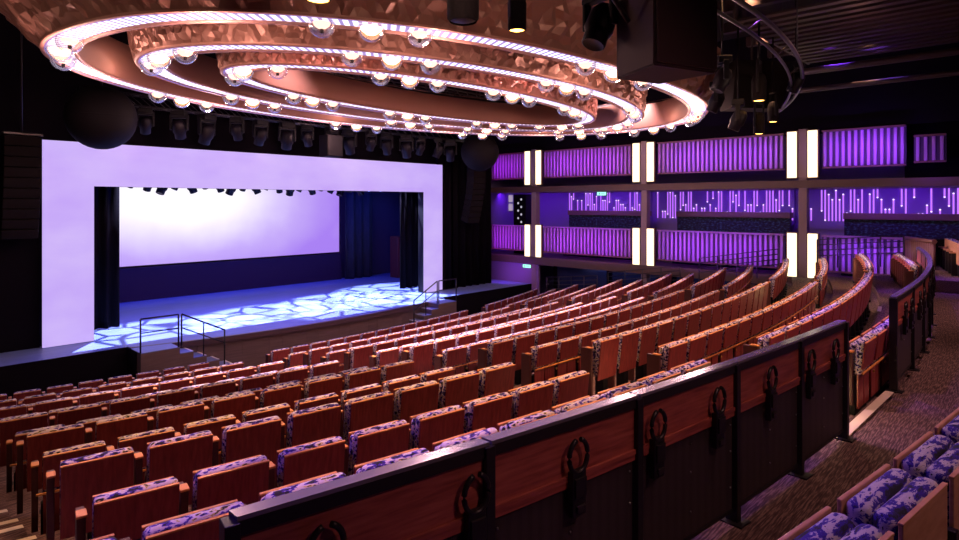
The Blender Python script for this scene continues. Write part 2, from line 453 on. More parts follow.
lo = [rp.verts.new((x, rearY(x) + .62, 0)) for x in XR]; hi = [rp.verts.new((x, rearY(x) + .62, REARZ)) for x in XR]; bk = [rp.verts.new((x, -6.8, REARZ)) for x in XR]
for i in range(len(XR) - 1):
    rp.faces.new((lo[i], lo[i + 1], hi[i + 1], hi[i])); rp.faces.new((hi[i], hi[i + 1], bk[i + 1], bk[i]))
struct('floor_rear', rp, M['carpet'])
struct('floor_rear_right', bx(18.6, 22.9, -4, 2.4 - .0, .02, REARZ - .001), M['carpet'])

# ---------------------------------------------------------------- barriers
def barrier(xs, label, rings_x, rail_ext=(0, 0), rings=True):
    x0, x1 = xs[0], xs[-1]
    t = thing('barrier', label, 'barrier', (x0, barY(x0), 0))
    def L(x, dy=0, z=0): return (x - x0, barY(x) + dy - barY(x0), z)
    def slab(bm, xa, xb, y0, y1, z0, z1, n=4):
        vs = []
        for i in range(n + 1):
            x = xa + (xb - xa) * i / n
            vs.append([bm.verts.new(L(x, dy, z)) for dy, z in ((y0, z0), (y1, z0), (y1, z1), (y0, z1))])
        for A, B in zip(vs, vs[1:]):
            for k in range(4): bm.faces.new((A[k], A[(k + 1) % 4], B[(k + 1) % 4], B[k]))
        bm.faces.new(vs[0]); bm.faces.new(vs[-1][::-1])
    for i, (xa, xb) in enumerate(zip(xs, xs[1:])):
        b = bm_new(); slab(b, xa + .012, xb - .004, -.034, .034, 1.088, 1.105); tr = obj('top_rail', b, M['rail_cap'], t); b = bm_new(); slab(b, xa + .012, xb - .004, -.036, .034, 1.035, 1.088); obj('rail_core', b, M['black_metal'], tr)
        b = bm_new(); slab(b, xa + .03, xb - .03, -.022, .022, .80, 1.03); obj('wood_panel', b, M['rail_wood'], t)
        b = bm_new(); slab(b, xa + .03, xb - .03, -.036, .03, .775, .80); slab(b, xa + .03, xb - .03, -.03, .03, .74, .775); obj('ledge', b, M['rail_wood'], t)
        b = bm_new(); slab(b, xa + .03, xb - .03, -.012, .012, .10, .74); obj('perforated_panel', b, M['perf'], t)
        b = bm_new(); slab(b, xa + .03, xb - .03, -.018, .018, .075, .10); obj('bottom_rail', b, M['black_metal'], t)
        b = bm_new()
        for zz in (.25, .5, .68):
            for xx in (xa + .06, xb - .06, (xa + xb) / 2):
                p = L(xx, -.014, zz); lathe(b, [(.0, .0), (.007, .0), (.006, .006), (0, .008)], 8, Matrix.Translation(p) @ Matrix.Rotation(PI / 2, 4, 'X'))
        obj('screws', b, M['steel'], t)
    for x in xs:
        b = bm_new(); p = L(x)
        rm = Matrix.Translation(p) @ Matrix.Rotation(rowS(13, x), 4, 'Z')
        box(b, -.027, .027, -.05, .034, 0.0, 1.087, .004, 0, rm); box(b, -.07, .07, -.10, .07, 0, .012, .003, 0, rm); obj('post', b, M['black_metal'], t)
    for x in rings_x:
        p = L(x, -.05, 0); rm = Matrix.Translation(p) @ Matrix.Rotation(rowS(13, x), 4, 'Z')
        b = bm_new(); pts = []
        for k in range(25):
            a = PI / 2 + R(14) + (2 * PI - R(28)) * k / 24
            pts.append(rm @ Vector((.068 * math.cos(a), -.012, .905 + .085 * math.sin(a))))
        tube(b, pts, .013, 8)
        h = obj('ring_handle', b, M['black_metal'], t)
        b = bm_new(); box(b, -.05, .05, -.022, .02, .60, .83, .006, 0, rm); box(b, -.042, .042, -.034, -.02, .70, .80, .004, 0, rm)
        pl = obj('latch_plate', b, M['black_metal'], t)
        b = bm_new(); box(b, -.03, .03, -.036, -.022, .625, .66, .004, 0, rm); obj('latch', b, M['grey_metal'], pl)
    return t
barrier([.96, 2.07, 3.156, 4.27, 5.36, 6.47], 'long curved black barrier with wooden top band and ring handles in the foreground', [1.28, 1.97, 2.62, 3.30, 3.98, 4.75, 5.5, 6.08])
barrier([8.5, 9.75, 11.0, 12.3, 13.6, 14.9, 16.2, 17.5, 18.6], 'further curved black barrier at right, across the gap from the foreground one', [8.95, 9.4, 10.2, 10.7, 11.5, 12.0, 12.8, 13.3, 14.2, 15.3, 16.6])
b = bm_new()
for (xa, ya, xb, yb) in ((6.5, barY(6.5), 8.47, barY(8.47)),):
    t = bmesh.new(); v = [t.verts.new(p) for p in ((xa, ya - .03, .006), (xb, yb - .03, .006), (xb, yb + .06, .006), (xa, ya + .06, .006), (xa, ya + .06, -.06), (xb, yb + .06, -.06))]
    t.faces.new(v[:4]); t.faces.new((v[3], v[2], v[5], v[4])); join(b, t)
struct('trim_21', b, M['nosing'])

# ---------------------------------------------------------------- stage
PY = 19.1
def lipY(x):  # curved front edge, bulging towards the audience
    q = x - 11
    return 16.85 + q * q * .0235
XL = [5.4 + i * .4 for i in range(29)]
b = bm_new()
tp = [b.verts.new((x, lipY(x), STAGE_Z)) for x in XL]; bk = [b.verts.new((x, 26.2, STAGE_Z)) for x in XL]
for i in range(len(XL) - 1): b.faces.new((tp[i], tp[i + 1], bk[i + 1], bk[i]))
for xa, xb in ((-3, 5.4), (XL[-1], 22.6)):
    v = [b.verts.new(p) for p in ((xa, 17.75, STAGE_Z), (xb, 17.75, STAGE_Z), (xb, 26.2, STAGE_Z), (xa, 26.2, STAGE_Z))]; b.faces.new(v)
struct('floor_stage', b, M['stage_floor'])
b = bm_new()   # fascia of the curved front
for i in range(len(XL) - 1):
    xa, xb = XL[i], XL[i + 1]
    g = .006 if i % 3 == 0 else 0
    t = bmesh.new(); v = [t.verts.new(p) for p in ((xa + g, lipY(xa) + .03, -2.8), (xb - g, lipY(xb) + .03, -2.8), (xb - g, lipY(xb) + .03, STAGE_Z - .16), (xa + g, lipY(xa) + .03, STAGE_Z - .16))]; t.faces.new(v); join(b, t)
struct('wall_stage_front', b, M['stage_front'])
b = bm_new()
for i in range(len(XL) - 1):
    xa, xb = XL[i], XL[i + 1]
    t = bmesh.new()
    v = [t.verts.new(p) for p in ((xa, lipY(xa) - .05, STAGE_Z - .15), (xb, lipY(xb) - .05, STAGE_Z - .15), (xb, lipY(xb) - .05, STAGE_Z + .004), (xa, lipY(xa) - .05, STAGE_Z + .004), (xa, lipY(xa) + .06, STAGE_Z + .004), (xb, lipY(xb) + .06, STAGE_Z + .004), (xa, lipY(xa) + .1, STAGE_Z - .16), (xb, lipY(xb) + .1, STAGE_Z - .16))]
    t.faces.new((v[0], v[1], v[2], v[3])); t.faces.new((v[3], v[2], v[5], v[4])); t.faces.new((v[0], v[6], v[7], v[1])); join(b, t)
struct('trim_stage_lip', b, mat('lip', (.10, .06, .07), .4))
b = bm_new()
for xa, xb in ((-3, 5.4), (XL[-1], 22.6)): box(b, xa, xb, 17.72, 17.78, -2.8, STAGE_Z - .005)
box(b, 5.36, 5.42, 17.0, 17.75, -2.8, STAGE_Z - .005); box(b, XL[-1] - .02, XL[-1] + .04, 17.0, 17.75, -2.8, STAGE_Z - .005)
struct('wall_stage_side', b, M['wall_dark'])

# LED portal frame
px0, px1, px2, px3 = 3.80, 4.97, 17.08, 18.13
pt, pb = 3.85, 2.66
t = thing('led_portal', 'lilac glowing video wall arch framing the stage opening', 'screen', ((px0 + px3) / 2, PY, STAGE_Z))
ox, oz = (px0 + px3) / 2, STAGE_Z
for nm, xa, xb, za, zb in (('left_screen', px0, px1, STAGE_Z + .02, pt), ('right_screen', px2, px3, STAGE_Z + .02, pt), ('header_screen', px1, px2, pb, pt)):
    o = obj(nm, bx(xa - ox, xb - ox, 0, .05, za - oz, zb - oz), M['portal_led'], t)
    obj('casing', bx(xa - ox + .01, xb - ox - .01, .052, .40, za - oz, zb - oz - .01), M['black'], o)
# proscenium walls
b = bm_new(); box(b, -3.2, px0 - .01, PY + .25, PY + .35, -2.8, 8.4); box(b, px0, px3, PY + .41, PY + .5, pt - .02, 8.4); box(b, px3 + .01, 19.0, PY + .25, PY + .35, STAGE_Z, 8.4)
box(b, 18.9, 19.0, PY + .25, 21.4, STAGE_Z, 8.4); box(b, 19.0, 23.2, 21.3, 21.4, -2.8, 8.4)
struct('wall_front', b, M['wall_dark'])
struct('wall_gallery_end', bx(23.2, 26.0, 21.3, 21.4, -2.8, 8.4), M['gallery_wall'])
# pleated drapes
def drape(name, label, x0, x1, y, z0, z1, m, amp=.09, per=.32):
    b = bm_new(); n = max(8, int((x1 - x0) / .04)); lo = []; hi = []
    for i in range(n + 1):
        x = x0 + (x1 - x0) * i / n; yy = amp * math.sin(2 * PI * (x - x0) / per) + .03 * math.sin(x * 7.3)
        lo.append((x - x0, yy)); hi.append((x - x0, yy))
    A = [b.verts.new((x, y_, 0)) for x, y_ in lo]; B = [b.verts.new((x, y_ * .7, z1 - z0)) for x, y_ in hi]
    A2 = [b.verts.new((x, y_ + .03, 0)) for x, y_ in lo]; B2 = [b.verts.new((x, y_ * .7 + .03, z1 - z0)) for x, y_ in hi]
    for i in range(n):
        for q in ((A[i], A[i + 1], B[i + 1], B[i]), (A2[i + 1], A2[i], B2[i], B2[i + 1]), (B[i], B[i + 1], B2[i + 1], B2[i]), (A[i + 1], A[i], A2[i], A2[i + 1])):
            f = b.faces.new(q); f.smooth = True
    for q in ((A[0], B[0], B2[0], A2[0]), (A[n], A2[n], B2[n], B[n])): b.faces.new(q)
    o = obj(name, b, m); o.location = (x0, y, z0); return tag(o, label, 'curtain')
drape('stage_curtain', 'black leg curtain hanging inside the left side of the stage opening', 4.2, 6.08, 20.8, STAGE_Z + .02, 4.4, M['drape'])
drape('stage_curtain', 'black leg curtain hanging inside the right side of the stage opening', 17.2, 19.0, 20.8, STAGE_Z + .02, 4.4, M['drape'])
drape('stage_curtain', 'dark blue curtain right of the bright screen at the back of the stage', 17.5, 19.2, 25.4, STAGE_Z + .02, 4.6, M['blue_drape'], .12, .5)
drape('wall_curtain', 'black curtain between the arch and the right wall', 18.4, 21.4, 19.3, STAGE_Z + .005, 6.5, M['drape'], .1, .45)
# stage back wall, wings, ceiling
b = bm_new(); box(b, -1, 24, 26.1, 26.2, STAGE_Z, 8); box(b, 23.9, 24, 21.45, 26.2, STAGE_Z, 8); box(b, -1, -.9, 19.5, 26.2, STAGE_Z, 8)
struct('wall_stage_back', b, mat('stage_back', (.05, .03, .09), .6))
t = thing('back_screen', 'large white and violet glowing screen across the back of the stage', 'screen', (11, 25.85, -.24))
obj('screen_face', bx(-6.1, 6.42, 0, .06, 0, 4.6), M['back_screen'], t)
obj('screen_frame', bx(-6.15, 6.47, .065, .2, -.04, 4.65), M['black'], t)
tag(obj('screen_plinth', bx(-6.3, 6.5, -.1, .2, 0, 1.28, .01), mat('plinth', (.025, .012, .05), .7, spec=.2)), 'long dark violet plinth below the back screen', 'plinth').location = (11, 25.85, STAGE_Z)

# stage steps with rails
LW, RUN = .95, .35
def steps(label, cx, sgn):
    t = thing('stage_steps', label, 'steps', (cx, 16.72, -2.64))
    n = 6; rise = (STAGE_Z + 2.64) / n
    Z0 = -2.64
    b = bm_new(); x0, x1 = sorted((0, sgn * LW)); box(b, x0, x1, 0, .75, 0, rise * n - .02, .004); obj('landing', b, M['stage_front'], t)
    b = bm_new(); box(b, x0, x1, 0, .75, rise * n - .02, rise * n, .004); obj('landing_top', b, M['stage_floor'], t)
    for k in range(1, n):
        xa, xb = sorted((sgn * (LW + RUN * (k - 1)), sgn * (LW + RUN * k)))
        b = bm_new(); box(b, xa, xb, 0, .75, 0, rise * (n - k) - .02, .003); st = obj('step', b, M['stage_front'], t)
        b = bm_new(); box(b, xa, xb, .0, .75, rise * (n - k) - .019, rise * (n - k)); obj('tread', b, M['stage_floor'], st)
        xe = sgn * (LW + RUN * k); xa, xb = sorted((xe, xe - sgn * .05))
        b = bm_new(); box(b, xa, xb, 0, .75, rise * (n - k), rise * (n - k) + .006); obj('nosing', b, mat('white_nosing', (.8, .75, .75), .5) if 'white_nosing' not in bpy.data.materials else bpy.data.materials['white_nosing'], st)
    H = rise * n
    b = bm_new(); top = .86
    pts = [(0, .02, H), (0, .02, H + top), (sgn * (LW - .03), .02, H + top), (sgn * (LW - .03), .02, H)]
    tube(b, pts[:2], .022, 8); tube(b, pts[1:3], .022, 8); tube(b, pts[2:], .022, 8); tube(b, [(0, .02, H + .5), (sgn * (LW - .03), .02, H + .5)], .016, 8)
    obj('landing_rail', b, M['black_metal'], t)
    b = bm_new(); xs_ = sgn * (LW + .05); xe = sgn * (LW + 1.2); xm = (xs_ + xe) / 2
    def hz(x): return H - rise * (n - 1) * (abs(x) - LW) / (5 * RUN)
    tube(b, [(xs_, .02, H), (xs_, .02, H + top)], .022, 8); tube(b, [(xs_, .02, H + top), (xe, .02, hz(xe) + top)], .022, 8); tube(b, [(xe, .02, hz(xe) + top), (xe, .02, 0.0)], .022, 8)
    tube(b, [(xm, .02, hz(xm) + top), (xm, .02, hz(xm) - .1)], .018, 8); tube(b, [(xs_, .02, H + .5), (xe, .02, hz(xe) + .5)], .016, 8)
    obj('stair_rail', b, M['black_metal'], t)
    return t
steps('stage steps with black handrail at the left front of the stage', 5.38, 1)
steps('stage steps with thin handrail at the right front of the stage', 16.62, -1)

# ---------------------------------------------------------------- right wall, balconies
def wY(px): # distance along the wall for an angle measured from the room axis
    return W / math.tan(R(47) + math.atan((px - cx_) / f_))
PAIRS = [(18.22, 17.56), (12.46, 11.82), (6.47, 5.82)]
b = bm_new()
box(b, W + 2.9, W + 3.0, -7, 21.3, -2.8, 8.4)
struct('wall_right', b, M['gallery_wall'])
b = bm_new()
box(b, W - .12, W + 2.9, 1.2, 21.3, 2.72, 2.98)      # upper deck
struct('floor_gallery_upper', b, M['slab'])
struct('floor_gallery_lower', bx(W - .12, W + 2.9, 1.2, 21.3, -.72, -.36), M['slab'])
b = bm_new(); box(b, W + .4, W + 2.9, -4, 21.3, 4.85, 5.0); struct('ceiling_gallery', b, M['wall_dark'])
b = bm_new(); box(b, W + .9, W + 1.0, 3.5, 17.4, -2.8, -.73); struct('wall_right_lower', b, M['wall_dark'])
b = bm_new(); box(b, W, W + .1, 17.6, 21.3, -2.8, -.73); struct('wall_right_front', b, mat('purple_wall', (.28, .18, .36), .6))
b = bm_new(); box(b, W - .05, W + .12, -4, 3.0, -.4, 1.1); box(b, W + 1.2, W + 1.3, -4, 3.4, 2.9, 5.2); struct('wall_right_rear', b, M['wall_dark'])
struct('wall_right_mask', bx(W + .3, W + .4, 1.0, 21.3, 4.7, 8.4), M['wall_dark'])  # black sheet added to hide stray light on the wall behind

def ribbed(name, label, y0, y1, z0, z1, x=W, pitch=.178):
    t = thing(name, label, 'balcony front', (x, y0, z0))
    L_ = y1 - y0; b = bm_new(); n = int(L_ / pitch)
    obj('backing', bx(.05, .12, 0, L_, 0, z1 - z0), M['rib_back'], t)
    for i in range(n):
        yc = (i + .5) * L_ / n
        box(b, -.02, .052, yc - .045, yc + .045, .01, z1 - z0 - .01, .012)
    obj('ribbed_panel', b, M['rib'], t)
    obj('top_rail', bx(-.06, .16, 0, L_, z1 - z0, z1 - z0 + .06, .006), M['rib'] if z0 < 2 else M['brown_column'], t)  # lower rails get the paler rib colour in place of violet light
    obj('bottom_rail', bx(-.04, .14, 0, L_, -.05, 0, .006), M['brown_column'], t)
    return t
segs = [(18.45, 21.2, 'left of the first lamp column'), (12.72, 17.32, 'between the first and second lamp columns'), (6.74, 11.55, 'between the second and third lamp columns'), (3.2, 5.55, 'right of the third lamp column')]
for y0, y1, w_ in segs:
    ribbed('balcony_front', 'purple ribbed upper balcony front ' + w_, y0, y1, 3.42, 4.6)
    ribbed('balcony_front', 'purple ribbed lower balcony front ' + w_, y0, y1, -.08, 1.05)
ribbed('balcony_front', 'short low ribbed balcony front at the far right end upstairs', 2.2, 3.0, 3.5, 4.25, W + .05)
# column + lamp strips
for i, (ya, yb) in enumerate(PAIRS):
    nm = ('first', 'second', 'third')[i]
    ym = (ya + yb) / 2; hw = abs(ya - yb) / 2 - .19
    tag(obj('wall_column', bx(-.02, .28, -hw, hw, 0, 7.4, .01), M['column']), '%s upright column from the stage along the right wall' % nm, 'column').location = (W, ym, -2.64)
    for lev, za, zb in (('upper', 3.08, 4.68), ('lower', -.36, 1.15)):
        t = thing('lamp_column', 'pair of glowing white lamp strips, %s from the stage, on the %s balcony front' % (nm, lev), 'lamp', (W - .06, ym, za))
        for s in (1, -1):
            yc = s * abs(ya - yb) / 2
            obj('lamp_strip', bx(-.05, .06, yc - .15, yc + .15, 0, zb - za, .01), M['led_warm'], t)
            obj('lamp_frame', bx(-.02, .09, yc - .19, yc + .19, -.03, zb - za + .03, .008), M['brown_column'], t)
        if i == 2 or True:
            obj('centre_panel', bx(.0, .06, -hw, hw, .0, zb - za, .004), M['column'], t)
# tube lights on the gallery's rear wall
rr = random.Random(3)
for ti, (y0, y1, w_) in enumerate(((13.3, 18.2, 'between first and second columns'), (7.2, 13.0, 'between second and third columns'), (1.6, 6.9, 'right of the third column'))):
    t = thing('tube_light_wall', 'cluster of purple glowing light tubes on the gallery wall ' + w_, 'light', (W + 2.8, y0, .9))
    n = min(48, int((y1 - y0) / .12))
    b_ = obj('backing', bx(.03, .09, 0, y1 - y0, .3, 1.8), M['gallery_wall'], t)
    for k in range(n):
        if rr.random() < .12: continue
        y = (k + .5) * (y1 - y0) / n; ln = rr.choice((.3, .45, .6, .8, 1.0, 1.15))
        if rr.random() < .45: za, zb = 1.8 - ln, 1.8; tip = za
        else: za, zb = .62, .62 + ln; tip = zb
        b = bm_new(); tube(b, [(0, y, za), (0, y, zb)], .024, 6); o = obj('light_tube', b, M['tube'], t)
        b = bm_new(); lathe(b, [(0, -.03), (.026, -.015), (.03, 0), (.026, .015), (0, .03)], 8, Matrix.Translation((-.01, y, tip))); obj('tube_tip', b, M['tube_tip'], o)
for y0, y1, w_ in ((13.0, 17.2, 'between the first and second columns'), (7.1, 11.6, 'between the second and third columns'), (2.0, 5.3, 'right of the third column')):
    t = thing('banquette', 'dark blue banquette with brown ledge in the gallery ' + w_, 'bench', (W + 1.9, y0, -.36))
    obj('backrest', bx(.0, .22, 0, y1 - y0, .42, 1.98, .02), M['bench'], t)
    obj('seat', bx(-.5, 0, 0, y1 - y0, 0, 1.3, .03), M['bench'], t)
    obj('ledge', bx(-.06, .4, -.02, y1 - y0 + .02, 1.98, 2.2, .01), M['slab'], t)
# equipment rack at the left of the gallery
t = thing('equipment_rack', 'dark equipment rack with pale round dials at the gallery end nearest the stage', 'rack', (W + .9, 19.5, -.36))
obj('rack_body', bx(0, .5, -.4, .4, 0, 3.0, .01), M['black'], t)
for k in range(7):
    b = bm_new(); lathe(b, [(0, .01), (.05, .01), (.06, 0), (.06, -.03)], 14, Matrix.Translation((-.0, -.1 + .2 * (k % 2), 1.6 + .19 * k)) @ Matrix.Rotation(-PI / 2, 4, 'Y')); obj('dial', b, M['dial'], t)
for z, w_ in ((1.78, 'lower'), (2.25, 'upper')):
    t = thing('notice_board', '%s small pale notice on the gallery end wall near the stage' % w_, 'notice', (25.3, 21.28, z))
    obj('sheet', bx(-.17, .17, -.02, 0, 0, .38, .004), emit('sheet' + w_, (.7, .55, .8), .55), t)  # sheet glows by itself, its brightness is put in as emission
# exit signs
for (x, y, z, w_) in ((W + 1.2, 14.9, 2.55, 'under the upper balcony'), (W - .03, 18.3, -.92, 'under the lower balcony beside the purple wall')):
    t = thing('exit_sign', 'small lit green exit sign ' + w_, 'sign', (x, y, z))
    obj('face', bx(-.012, 0, -.24, .24, 0, .15, .004), M['exit'], t); obj('casing', bx(.001, .07, -.26, .26, -.015, .165, .006), M['black'], t)
    # running figure and arrow of a plain exit pictogram
    b = bm_new(); box(b, -.016, -.012, .1, .14, .03, .12); box(b, -.016, -.012, -.15, .02, .065, .085); obj('pictogram', b, mat('pict' + w_[:6], (.02, .1, .05), .6), t)
# gallery spotlights hung from the deck
def moving_head(name, label, loc, aim, s=1., lens=None, group=None, rod=0.):
    t = thing(name, label, 'stage light', loc, aim, group); t.scale = (s, s, s)
    obj('base', bx(-.17, .17, -.14, .14, -.14, 0, .02), M['black'], t)
    if rod: b = bm_new(); tube(b, [(0, 0, -.02), (0, 0, rod)], .022, 6); obj('hanger', b, M['black'], t)
    b = bm_new(); box(b, -.22, -.17, -.05, .05, -.48, -.10, .012); box(b, .17, .22, -.05, .05, -.48, -.10, .012); box(b, -.22, .22, -.06, .06, -.19, -.13, .01); obj('yoke', b, M['black'], t)
    b = bm_new(); mt = Matrix.Translation((0, 0, -.45)) @ Matrix.Rotation(R(25), 4, 'X')
    lathe(b, [(0, .22), (.10, .22), (.15, .14), (.16, -.06), (.13, -.12), (.13, -.24), (.115, -.25)], 16, mt); h = obj('head', b, M['fixture'], t)
    b = bm_new(); lathe(b, [(.115, -.25), (.10, -.235), (0, -.24)], 16, mt); obj('lens', b, lens or M['black_metal'], h)
    return t
mh = None
def truss(name, label, a, b_, s=.3):
    tm = M['duct'] if s > .35 else M['black_metal']
    a, b_ = Vector(a), Vector(b_); t = thing(name, label, 'truss', a)
    d = b_ - a; L_ = d.length; u = d.normalized(); w_ = u.cross(Vector((0, 0, 1))).normalized() * s / 2; z = Vector((0, 0, s / 2))
    b = bm_new()
    cs = [w_ + z, -w_ + z, w_ - z, -w_ - z]
    for c in cs: tube(b, [c, c + d], .025, 6)
    obj('chords', b, tm, t)
    b = bm_new(); n = max(2, int(L_ / s / 1.2))
    for i in range(n):
        p, q = d * (i / n), d * ((i + 1) / n)
        for c1, c2 in ((cs[0], cs[1]), (cs[2], cs[3]), (cs[0], cs[2]), (cs[1], cs[3])):
            tube(b, [p + c1, q + c2], .012, 5)
    obj('braces', b, tm, t)
    return t
truss('lighting_truss', 'long dark lighting truss above the lilac stage arch', (4.3, 17.9, 4.95), (19.0, 17.9, 4.95))
for i in range(15):
    X = 5.9 + i * .83
    moving_head('moving_light', 'dark moving stage light above the lilac arch, %s from left' % ORD[i + 1], (X, 17.9 + .08 * (-1) ** i, 4.79), rnd.uniform(-1, 1), 1.0 + .12 * (i % 3), None, 'moving lights above the arch')
# fixtures peeping under the arch header
truss('lighting_truss', 'short dark truss inside the stage behind the arch header', (5.5, 22.6, 3.45), (17.6, 22.6, 3.45))
for i in range(20):
    X = 7.0 + i * .49 + rnd.uniform(-.03, .03)
    moving_head('moving_light', 'dark lamp silhouetted against the top of the back screen, %s from left' % ORD[i + 1], (X, 22.6, 3.27), rnd.uniform(-2, 2), .8 + .3 * ((i * 7) % 5) / 4, M['white_lens'] if i == 19 else None, 'lamps against the back screen')
for i, X in enumerate((17.5, 18.2)):
    moving_head('moving_light', '%s blue glowing lamp inside the stage right of the back screen' % ('left', 'right')[i], (X, 23.5, 3.4), 2.6, .9, M['blue_lens'], 'blue lamps in the wings')
# stage wing equipment (faint)
t = thing('stage_cabinet', 'dim reddish cabinet standing in the right stage wing', 'cabinet', (20.0, 24.3, STAGE_Z))
obj('body', bx(-.35, .35, -.3, .3, 0, 2.1, .02), mat('cab', (.10, .02, .03), .5), t); obj('door', bx(-.32, .32, -.325, -.302, .05, 2.05, .006), mat('cabd', (.16, .025, .035), .4), t)

# dark globes and line arrays beside the arch
for X, w_ in ((4.58, 'left'), (18.25, 'right')):
    t = thing('dark_globe', 'big black spherical speaker hanging at the %s end of the arch' % w_, 'speaker', (X, 17.0, 4.3))
    b = bm_new(); lathe(b, [(.78 * math.sin(PI * k / 18), -.78 * math.cos(PI * k / 18)) for k in range(19)], 32); obj('shell', b, M['globe_black'], t)
    b = bm_new(); lathe(b, [(.782, -.02), (.788, 0), (.782, .02)], 32); obj('seam', b, M['globe_black'], t)
    b = bm_new(); tube(b, [(0, 0, .77), (0, 0, 4.1)], .03, 8); obj('hanger', b, M['black_metal'], t)
for X, Y, w_ in ((3.25, 18.5, 'left'), (19.6, 18.45, 'right')):
    t = thing('line_array', 'black curved line array of speakers hanging at %s of the arch' % w_, 'speaker', (X, Y, 3.85))
    yo = 0; z = 0
    for k in range(10):
        a = R(-2 - 2.2 * k)
        b = bm_new(); box(b, -.38, .38, -.22, .22, -.24, 0, .02, 0, Matrix.Translation((0, yo, z)) @ Matrix.Rotation(-a, 4, 'X')); obj('cabinet', b, M['speaker'], t)
        z -= .25; yo += .25 * math.sin(-a) * .8
    b = bm_new(); box(b, -.4, .4, -.25, .25, 0.01, .07, .01); tube(b, [(0, 0, .05), (0, 0, 4.8)], .025, 6); obj('hanger', b, M['black_metal'], t)
t = thing('box_speaker', 'small black box speaker hanging in front of the arch header', 'speaker', (11.35, 17.3, 3.72))
obj('cabinet', bx(-.3, .3, -.25, .25, 0, .72, .02), M['globe_black'], t); obj('grille', bx(-.27, .27, -.27, -.252, .03, .69, .008), M['black'], t)
b = bm_new(); tube(b, [(0, 0, .7), (0, 0, 4.6)], .025, 6); obj('hanger', b, M['black_metal'], t)

# ---------------------------------------------------------------- ring chandelier
CX, CY, CZ = 11.0, 11.33, 4.76
def ell(a, b, off, t):
    c, s_ = math.cos(t), math.sin(t)
    if s_ < 0 and a > 8:      # the outer ring's camera side is fuller than an ellipse
        e = 2 / (2 + .3 * min(1, -s_ * 3)); c = math.copysign(abs(c) ** e, c); s_ = -abs(s_) ** e
    return ((a - off) * c, (b - off) * s_)
def ring(label, a, b0, clusters, flare, hgt, seed):
    rg = random.Random(seed)
    t = thing('ring_chandelier', label, 'chandelier', (CX, CY, CZ))
    N = 400; wd = .54
    # outer hammered face, real facets
    b = bm_new(); rows = 10; g = []
    for j in range(rows + 1):
        rowv = []
        for i in range(N):
            q = 2 * PI * (i + (.5 if j % 2 else 0)) / N; fj = j / rows
            off = -flare * (.62 - .38 * math.cos(q)) * fj ** 1.1 + (0 if j in (0,) else rg.uniform(-.05, .05))
            x, y = ell(a, b0, off, q + (rg.uniform(-.3, .3) * 2 * PI / N if j not in (0, rows) else 0)); rowv.append(b.verts.new((x, y, .03 + hgt * fj + (rg.uniform(-.03, .03) if j not in (0, rows) else 0))))
        g.append(rowv)
    for j in range(rows):
        for i in range(N):
            A, B, D, E_ = g[j][i], g[j][(i + 1) % N], g[j + 1][(i + 1) % N], g[j + 1][i]
            if j % 2: q1, q2 = (A, B, D), (A, D, E_)
            else: q1, q2 = (A, B, E_), (B, D, E_)
            b.faces.new(q1); b.faces.new(q2)
    obj('hammered_face', b, M['bronze'], t)
    def band(name, prof, m, uv=False, smooth=True):
        b = bm_new(); g = []
        for i in range(N):
            q = 2 * PI * i / N; g.append([b.verts.new((*ell(a, b0, o_, q), z)) for o_, z in prof])
        L_ = b.loops.layers.uv.new('UVMap') if uv else None
        s = 0.
        for i in range(N):
            A, B = g[i], g[(i + 1) % N]; ds = (A[0].co - B[0].co).length
            for k in range(len(prof) - 1):
                f = b.faces.new((A[k], B[k], B[k + 1], A[k + 1])); f.smooth = smooth
                if uv:
                    for lp, (u_, v_) in zip(f.loops, ((s, 0), (s + ds, 0), (s + ds, 1), (s, 1))): lp[L_].uv = (u_ * 2.2, v_)
            s += ds
        return obj(name, b, m, t)
    band('inner_face', [(wd, .02), (wd, hgt * .78), (wd - .05, hgt * .80)], M['copper'])
    band('light_strip', [(.09, .03), (wd - .07, .03)], M['strip'], True)
    band('rim', [(.09, .05), (.09, -.004), (.0, -.004), (.0, .04)], M['copper'])
    band('rim', [(wd, .04), (wd, -.004), (wd - .07, -.004), (wd - .07, .05)], M['copper'])
    band('rim_light', [(.062, -.006), (.090, -.006), (.092, .0)], M['rim'])
    band('lid', [(-flare * .2, hgt), (wd - .05, hgt * .80)], M['black'])
    gap = .78 if a > 8 else (.72 if a > 7 else .66)
    for tc in clusters:
        q = R(tc)
        sp = math.hypot((a - .25) * math.sin(q), (b0 - .25) * math.cos(q))
        for k in (-1, 0, 1):
            qq = q + k * gap / sp; x, y = ell(a, b0, .27, qq); rad = .198
            b = bm_new(); lathe(b, [(rad * math.sin(PI * j / 12), -rad * math.cos(PI * j / 12)) for j in range(13)], 20, Matrix.Translation((x, y, -.035))); o = obj('globe', b, M['globe'], t)
            b = bm_new(); m4 = Matrix.Translation((x, y, -.03)) @ Matrix.Scale(1.25, 4)
            if k == 0:
                lathe(b, [(0, -.085), (.06, -.075), (.115, -.03), (.13, .0), (0, .01)], 14, m4); obj('lamp', b, M['bulb'], o)
            else:
                lathe(b, [(0, -.06), (.05, -.05), (.09, -.02), (.10, .01), (0, .02)], 14, m4); obj('lamp', b, M['bulb_dim'], o)
                b = bm_new(); lathe(b, [(0, -.06), (.028, -.055), (.03, .0), (.0, .0)], 10, Matrix.Translation((x, y, -.11))); obj('socket', b, M['black_metal'], o)
    b = bm_new()
    for k in range(8):
        x, y = ell(a, b0, .25, 2 * PI * (k + .5) / 8); tube(b, [(x, y, hgt * .85), (x, y, 3.6)], .018, 6)
    obj('hangers', b, M['black_metal'], t)
    return t
ring('outermost and largest oval bronze light ring over the seats', 8.72, 5.5, [174, 127, 84.5, 49, 15, 345, 316, 267, 231], 1.0, 1.0, 1)
